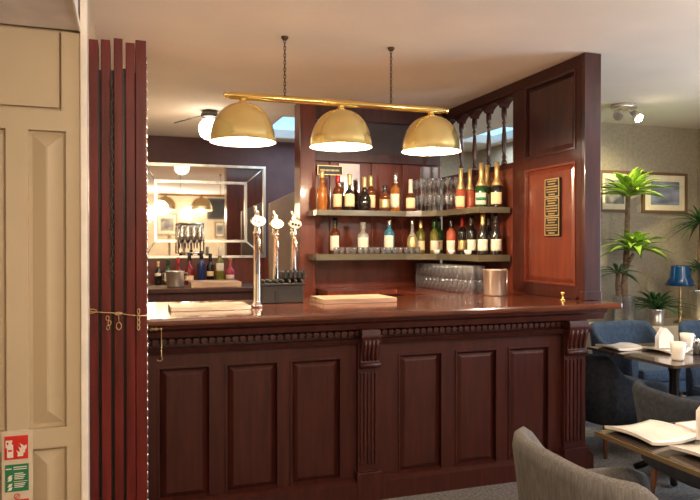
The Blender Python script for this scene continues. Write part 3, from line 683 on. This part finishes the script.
# ---- plants
def leaf(mb, base, az, el, L_, W, droop, n=7, th=.0015):
    b0 = Vector(base); d = Vector((math.cos(az)*math.cos(el), math.sin(az)*math.cos(el), math.sin(el)))
    side = Vector((-math.sin(az), math.cos(az), 0)); pts = []
    for k in range(n+1):
        t_ = k/n; p_ = b0+d*L_*t_+Vector((math.cos(az)*.15*L_*t_*t_, math.sin(az)*.15*L_*t_*t_, -droop*L_*t_*t_)); wv = W*math.sin(PI*(t_*.86+.10))**.8*(1-t_**6)
        pts.append((p_, wv))
    up = Vector((0, 0, 1)); rows = []
    for p_, wv in pts:
        rows.append((mb.b.verts.new(p_-side*wv/2+up*wv*.18), mb.b.verts.new(p_), mb.b.verts.new(p_+side*wv/2+up*wv*.18),
                     mb.b.verts.new(p_-side*wv/2+up*(wv*.18-th)), mb.b.verts.new(p_-up*th), mb.b.verts.new(p_+side*wv/2+up*(wv*.18-th))))
    for a, b_ in zip(rows[:-1], rows[1:]):
        for i, j in ((0, 1), (1, 2), (4, 3), (5, 4), (3, 0), (2, 5)):
            f = mb.b.faces.new((a[i], a[j], b_[j], b_[i])); f.smooth = True
def crown(mb, c, n, L_, W, droop, el0=-.1, el1=1.35, ymax=None):
    for k in range(n):
        az = k*2.399+random.uniform(-.25, .25); el = el0+(el1-el0)*((k+.5)/n)
        l = L_*random.uniform(.8, 1.1)
        if ymax is not None and c[1]+math.sin(az)*l*1.15 > ymax: l = max(.1, (ymax-c[1])/max(.2, math.sin(az)*1.15)*.9)
        leaf(mb, (c[0]+.01*math.cos(az), c[1]+.01*math.sin(az), c[2]), az, el, l, W, droop*random.uniform(.7, 1.2))
dr = thing('dracaena_plant', 'tall bright green dracaena with two leafy crowns in clear vase, right of bar', 'plant', (4.56, 5.18, .631))
m = MB().lathe([(.085, .631), (.09, .64), (.10, .90), (.105, .91), (.097, .91), (.082, .66), (.01, .655)], (4.56, 5.18, 0), 24).build('vase', 'glass', dr, 'tall clear glass vase')
m = MB(); m.tube([(4.57, 5.18, .66), (4.56, 5.18, 1.0), (4.58, 5.17, 1.35), (4.56, 5.13, 1.88)], [.035, .032, .028, .022], 12)
m.tube([(4.52, 5.17, .66), (4.48, 5.17, 1.0), (4.47, 5.16, 1.15)], [.03, .027, .022], 10); m.tube([(4.575, 5.17, 1.18), (4.60, 5.10, 1.32)], [.02, .018], 8)
m.build('trunk', 'trunk', dr)
m = MB(); crown(m, (4.56, 5.12, 1.86), 38, .42, .085, .42, .35, 1.55, ymax=5.46); m.build('foliage', 'leaf1', dr, 'upper crown of bright yellow green leaves')
m = MB(); crown(m, (4.60, 5.09, 1.34), 32, .40, .08, .5, .25, 1.5, ymax=5.46); m.build('foliage', 'leaf1', dr)
m = MB(); crown(m, (4.47, 5.16, 1.13), 14, .22, .04, .5, ymax=5.48); m.build('foliage', 'leaf2', dr, 'small lower crown of darker leaves')
pp = thing('potted_palm', 'small green palm in ribbed silver pot on the ledge beside the blue lamp', 'plant', (4.86, 5.08, .631))
m = MB().lathe([(.058, .631), (.062, .64), (.066, .67), (.064, .675), (.068, .71), (.066, .715), (.072, .77), (.078, .785), (.07, .785), (.06, .70), (.01, .69)], (4.86, 5.08, 0), 24).build('pot', 'steel', pp)
m = MB(); crown(m, (4.86, 5.08, .78), 54, .34, .04, .5, .25, 1.45, ymax=5.48); m.build('foliage', 'leaf2', pp)
rp = thing('palm_plant', 'dark spiky palm in tall grey pot at the right edge beside blue lamp', 'plant', (5.45, 5.12, .631))
m = MB().lathe([(.07, .631), (.08, .64), (.10, .94), (.105, .95), (.095, .95), (.07, .68), (.01, .67)], (5.45, 5.12, 0), 24).build('pot', 'steel', rp)
m = MB().tube([(5.45, 5.12, .68), (5.45, 5.12, 1.2), (5.44, 5.11, 1.62)], [.025, .02, .016], 10).build('trunk', 'trunk', rp)
m = MB(); crown(m, (5.42, 5.10, 1.62), 60, .27, .026, .5, -.2, 1.4, ymax=5.46); crown(m, (5.45, 5.12, 1.15), 44, .21, .026, .5, .0, 1.4, ymax=5.46); m.build('foliage', 'leaf2', rp)
# blue lamp
lp = thing('table_lamp', 'table lamp with glossy blue flared shade standing on the ledge', 'lamp', (5.19, 5.12, .631))
MB().lathe([(.06, .631), (.06, .645), (.02, .66), (.014, .70), (.024, .74), (.014, .78), (.020, .84), (.012, .90), (.016, .95), (.008, 1.0), (.006, 1.06)], (5.19, 5.12, 0), 18).build('base', 'brassdull', lp)
MB().lathe([(.135, 1.0), (.14, 1.005), (.10, 1.08), (.085, 1.19), (.083, 1.195), (.08, 1.19), (.096, 1.08), (.133, 1.002)], (5.19, 5.12, 0), 24, cap=False).build('lamp_shade', 'bluelamp', lp)
light('blue_lamp_glow', 'POINT', (5.19, 5.12, 1.08), .25, (.4, .7, 1), .03)
# ---- tub chairs
def make_chair(fab, label, group, bh=.80, ah=.63, inner=None):
    t = thing('tub_chair', label, 'chair', (0, 0, 0), 0, group, world=False)
    n = 48; hw, dp = .27, .27; path = []
    for k in range(n+1):
        u = -1+2*k/n; a = u*PI/2*1.0
        # U shape: arms run along +x, back across -x
        if abs(u) > .62:
            q = (abs(u)-.62)/.38; x = -.05+q*.30; y = math.copysign(hw, u)
        else:
            q = u/.62*PI/2; x = -.05-.21*abs(math.cos(q))**.55; y = hw*math.copysign(abs(math.sin(q))**.62, u)
        path.append((x, y, u))
    m = MB(); rows = []
    for i, (x, y, u) in enumerate(path):
        x0, y0, _ = path[max(0, i-1)]; x1, y1, _ = path[min(n, i+1)]
        tx, ty = x1-x0, y1-y0; l = math.hypot(tx, ty) or 1; nx, ny = -ty/l, tx/l
        if nx*(x-.05)+ny*y < 0: nx, ny = -nx, -ny          # outward normal
        au = abs(u); s_ = min(1, max(0, (au-.36)/.34)); s_ = s_*s_*(3-2*s_); zt = bh*(1-s_)+ah*s_
        if au > .9: zt -= (au-.9)*.35
        ch_ = .004*math.cos(u*40)
        flare = .035*(1-s_)+.01
        prof = [(0, .24), (.02, .22), (.052+ch_, .245), (.055+flare*.4+ch_, (zt+.24)/2), (.055+flare+ch_, zt-.05), (.052+flare, zt-.015), (.03+flare, zt), (.012+flare, zt-.008), (flare-.005, zt-.05), (0, .45)]
        rows.append([m.b.verts.new((x+nx*(o-.03), y+ny*(o-.03), z)) for o, z in prof])
    for A, B in zip(rows[:-1], rows[1:]):
        for k in range(len(A)):
            k2 = (k+1) % len(A); f = m.b.faces.new((A[k], A[k2], B[k2], B[k])); f.smooth = True
    m.b.faces.new(rows[0]); m.b.faces.new(rows[-1][::-1])
    m.build('backrest', fab, t)
    s2 = MB().box(-.22, .27, -.235, .235, .26, .36, .02); s2.build('seat_frame', fab, t)
    s3 = MB().box(-.20, .29, -.228, .228, .36, .46, .035); s3.build('seat_cushion', inner or fab, t)
    for sx, sy in ((1, 1), (1, -1), (-1, 1), (-1, -1)):
        x, y = sx*.19+.02, sy*.19
        MB().tube([(x+sx*.03, y+sy*.03, .0), (x, y, .262)], [.012, .022], 10).build('leg', 'leg', t)
    return t
c1 = make_chair('greyfab', 'large grey fabric tub chair in the foreground tucked at the near table', 'grey and dark tub chairs')
c1.location = (1.47, 1.60, 0); c1.rotation_euler = (0, 0, -.05)
c2 = make_chair('navy', 'low dark tub chair under the far table, just behind the bar corner', 'grey and dark tub chairs', bh=.69, ah=.50)
c2.location = (3.17, 3.76, 0)
c3 = make_chair('navy', 'dark tub chair with low sloping back between the two tables', 'grey and dark tub chairs', bh=.66, ah=.55)
c3.location = (2.87, 2.62, 0); c3.rotation_euler = (0, 0, -.1)
c4 = make_chair('blue', 'blue tub chair behind the far table next to the bar', 'blue tub chairs', bh=.76, ah=.6)
c4.location = (3.90, 4.25, 0); c4.rotation_euler = (0, 0, -PI/2)
dup(c4, (4.62, 4.05, 0), -PI/2-.3, 'blue tub chair behind the far table toward the right edge')
dup(c4, (3.90, 3.25, 0), PI, 'blue tub chair at right end of the far table')
# ---- tables
def table(x0, x1, y0, y1, label, edge):
    cx, cy = (x0+x1)/2, (y0+y1)/2
    t = thing('dining_table', label, 'table', (cx, cy, 0), 0, 'dining tables')
    tt = MB().box(x0, x1, y0, y1, .734, .75, .002).build('tabletop', 'tabletop', t)
    m = MB()
    for a, b_, c, d in ((x0-.006, x1+.006, y0-.006, y0), (x0-.006, x1+.006, y1, y1+.006), (x0-.006, x0, y0, y1), (x1, x1+.006, y0, y1)): m.box(a, b_, c, d, .734, .749)
    m.build('edge_band', edge, tt)
    MB().lathe([(.05, .04), (.035, .10), (.028, .20), (.028, .62), (.05, .70), (.06, .734)], (cx, cy, 0), 16).build('pedestal', 'blackgloss', t)
    for k in range(4):
        a = PI/4+k*PI/2; dx, dy = math.cos(a), math.sin(a)
        MB().tube([(cx+dx*.02, cy+dy*.02, .14), (cx+dx*.09, cy+dy*.09, .11), (cx+dx*.17, cy+dy*.17, .045), (cx+dx*.22, cy+dy*.22, .02)], [.03, .026, .02, .02], 8).build('foot', 'blackgloss', t)
table(1.56, 2.26, 1.15, 1.90, 'near dark dining table with brass edge at the lower right', 'brassdull')
table(2.80, 3.50, 2.80, 3.50, 'far dark glossy dining table by the end of the bar', 'tabletop')
def plate(x, y, s, rz, label, z=.751, lift=.03):
    m = MB(); n = 12; T = []; Bt = []
    for i in range(n+1):
        for j in range(n+1):
            u, v = -1+2*i/n, -1+2*j/n
            zz = .006+lift*(.30*(u*u-v*v)+.30)*max(abs(u), abs(v))**2
            T.append(m.b.verts.new((u*s/2, v*s/2, zz+.005))); Bt.append(m.b.verts.new((u*s/2*.98, v*s/2*.98, max(0, zz-.006))))
    q = lambda i, j: i*(n+1)+j
    for i in range(n):
        for j in range(n):
            f = m.b.faces.new((T[q(i, j)], T[q(i+1, j)], T[q(i+1, j+1)], T[q(i, j+1)])); f.smooth = True
            f = m.b.faces.new((Bt[q(i, j)], Bt[q(i, j+1)], Bt[q(i+1, j+1)], Bt[q(i+1, j)])); f.smooth = True
    edge = [(i, 0) for i in range(n)]+[(n, j) for j in range(n)]+[(n-i, n) for i in range(n)]+[(0, n-j) for j in range(n)]
    for a, b_ in zip(edge, edge[1:]+edge[:1]): m.b.faces.new((T[q(*a)], Bt[q(*a)], Bt[q(*b_)], T[q(*b_)]))
    o = m.build('square_plate', 'white'); o.location = (x, y, z); o.rotation_euler = (0, 0, rz); tag(o, label, 'plate', 'white square plates'); return o
plate(1.69, 1.79, .21, .05, 'white wavy square plate at the far left corner of the near table')
plate(1.76, 1.49, .29, .0, 'white wavy square plate at the front of the near table')
plate(2.93, 3.37, .2, .05, 'white square plate at the left end of the far table')
plate(3.14, 3.20, .22, .1, 'white square plate under the folded napkin on the far table')
plate(3.36, 2.98, .26, .0, 'white square plate at the right edge on the far table')
def napkin(x, y, z, s, rz, label, h):
    m = MB()
    for a in (-.32, .32):
        dx = math.sin(a)
        m.prism([(-s/2, 0), (s/2, 0), (s/2, h*.55), (s*.12, h), (-s*.05, h*.97), (-s/2, h*.6)], -.003+dx*.06, .003+dx*.06, 'X')
    m.prism([(-s/2, 0), (-s/2+.006, 0), (-s/2+.006, h*.55), (-s/2, h*.55)], -.019, .019, 'X')
    o = m.build('folded_napkin', 'napkin'); o.location = (x, y, z); o.rotation_euler = (0, 0, rz); tag(o, label, 'napkin', 'folded white napkins')
napkin(3.14, 3.22, .768, .095, PI/2-.2, 'folded white napkin standing on plate on the far table', .125)
napkin(1.80, 1.60, .772, .15, PI/2-.5, 'tall folded white napkin at the right edge of the near table', .17)
m = MB().box(1.80, 1.90, 1.71, 1.80, .752, .785, .008); tag(center(m.build('folded_cloth', 'napkin')), 'low folded white cloth behind the tall napkin on the near table', 'cloth')
def cup(x, y, z, label, h=.10, r=.043):
    t = thing('mug', label, 'mug', (x, y, z))
    MB().lathe([(r*.72, z), (r*.78, z+.01), (r*.9, z+h*.6), (r, z+h), (r-.004, z+h), (r*.86, z+h*.6), (r*.7, z+.012), (.002, z+.01)], (x, y, 0), 24).build('body', 'white', t)
    MB().tube([(x+r*.85, y-.0, z+h*.85), (x+r+.022, y, z+h*.8), (x+r+.024, y, z+h*.45), (x+r*.82, y, z+h*.3)], .006, 8).build('handle', 'white', t)
cup(2.955, 2.93, .751, 'cream mug with handle at near corner of the far table')
cup(3.36, 3.26, .751, 'white cup farther back at the right on the far table', .09)
for x, y, lab, mm in ((3.21, 3.04, 'pepper shaker with dark filling beside the napkin on the far table', 'darksteel'), (3.27, 3.02, 'glass salt shaker, right hand of the two shakers on far table', 'frost')):
    t = thing('shaker', lab, 'shaker', (x, y, .751), 0, 'table shakers')
    MB().lathe([(.02, .751), (.022, .76), (.020, .80), (.015, .82)], (x, y, 0), 16).build('body', mm, t); MB().lathe([(.017, .82), (.018, .835), (.010, .847)], (x, y, 0), 16).build('cap', 'chrome', t)
for i, (x, y, rz, lab) in enumerate(((3.13, 2.90, .6, 'steel fork lying beside the mug on the far table'),)):
    m = MB().box(-.09, .03, -.004, .004, 0, .003); m.box(.03, .05, -.011, .011, 0, .003)
    for k in range(4): m.box(.05, .09, -.011+k*.0065, -.0085+k*.0065, 0, .003)
    o = m.build('fork', 'chrome'); o.location = (x, y, .752); o.rotation_euler = (0, 0, rz); tag(o, lab, 'fork')
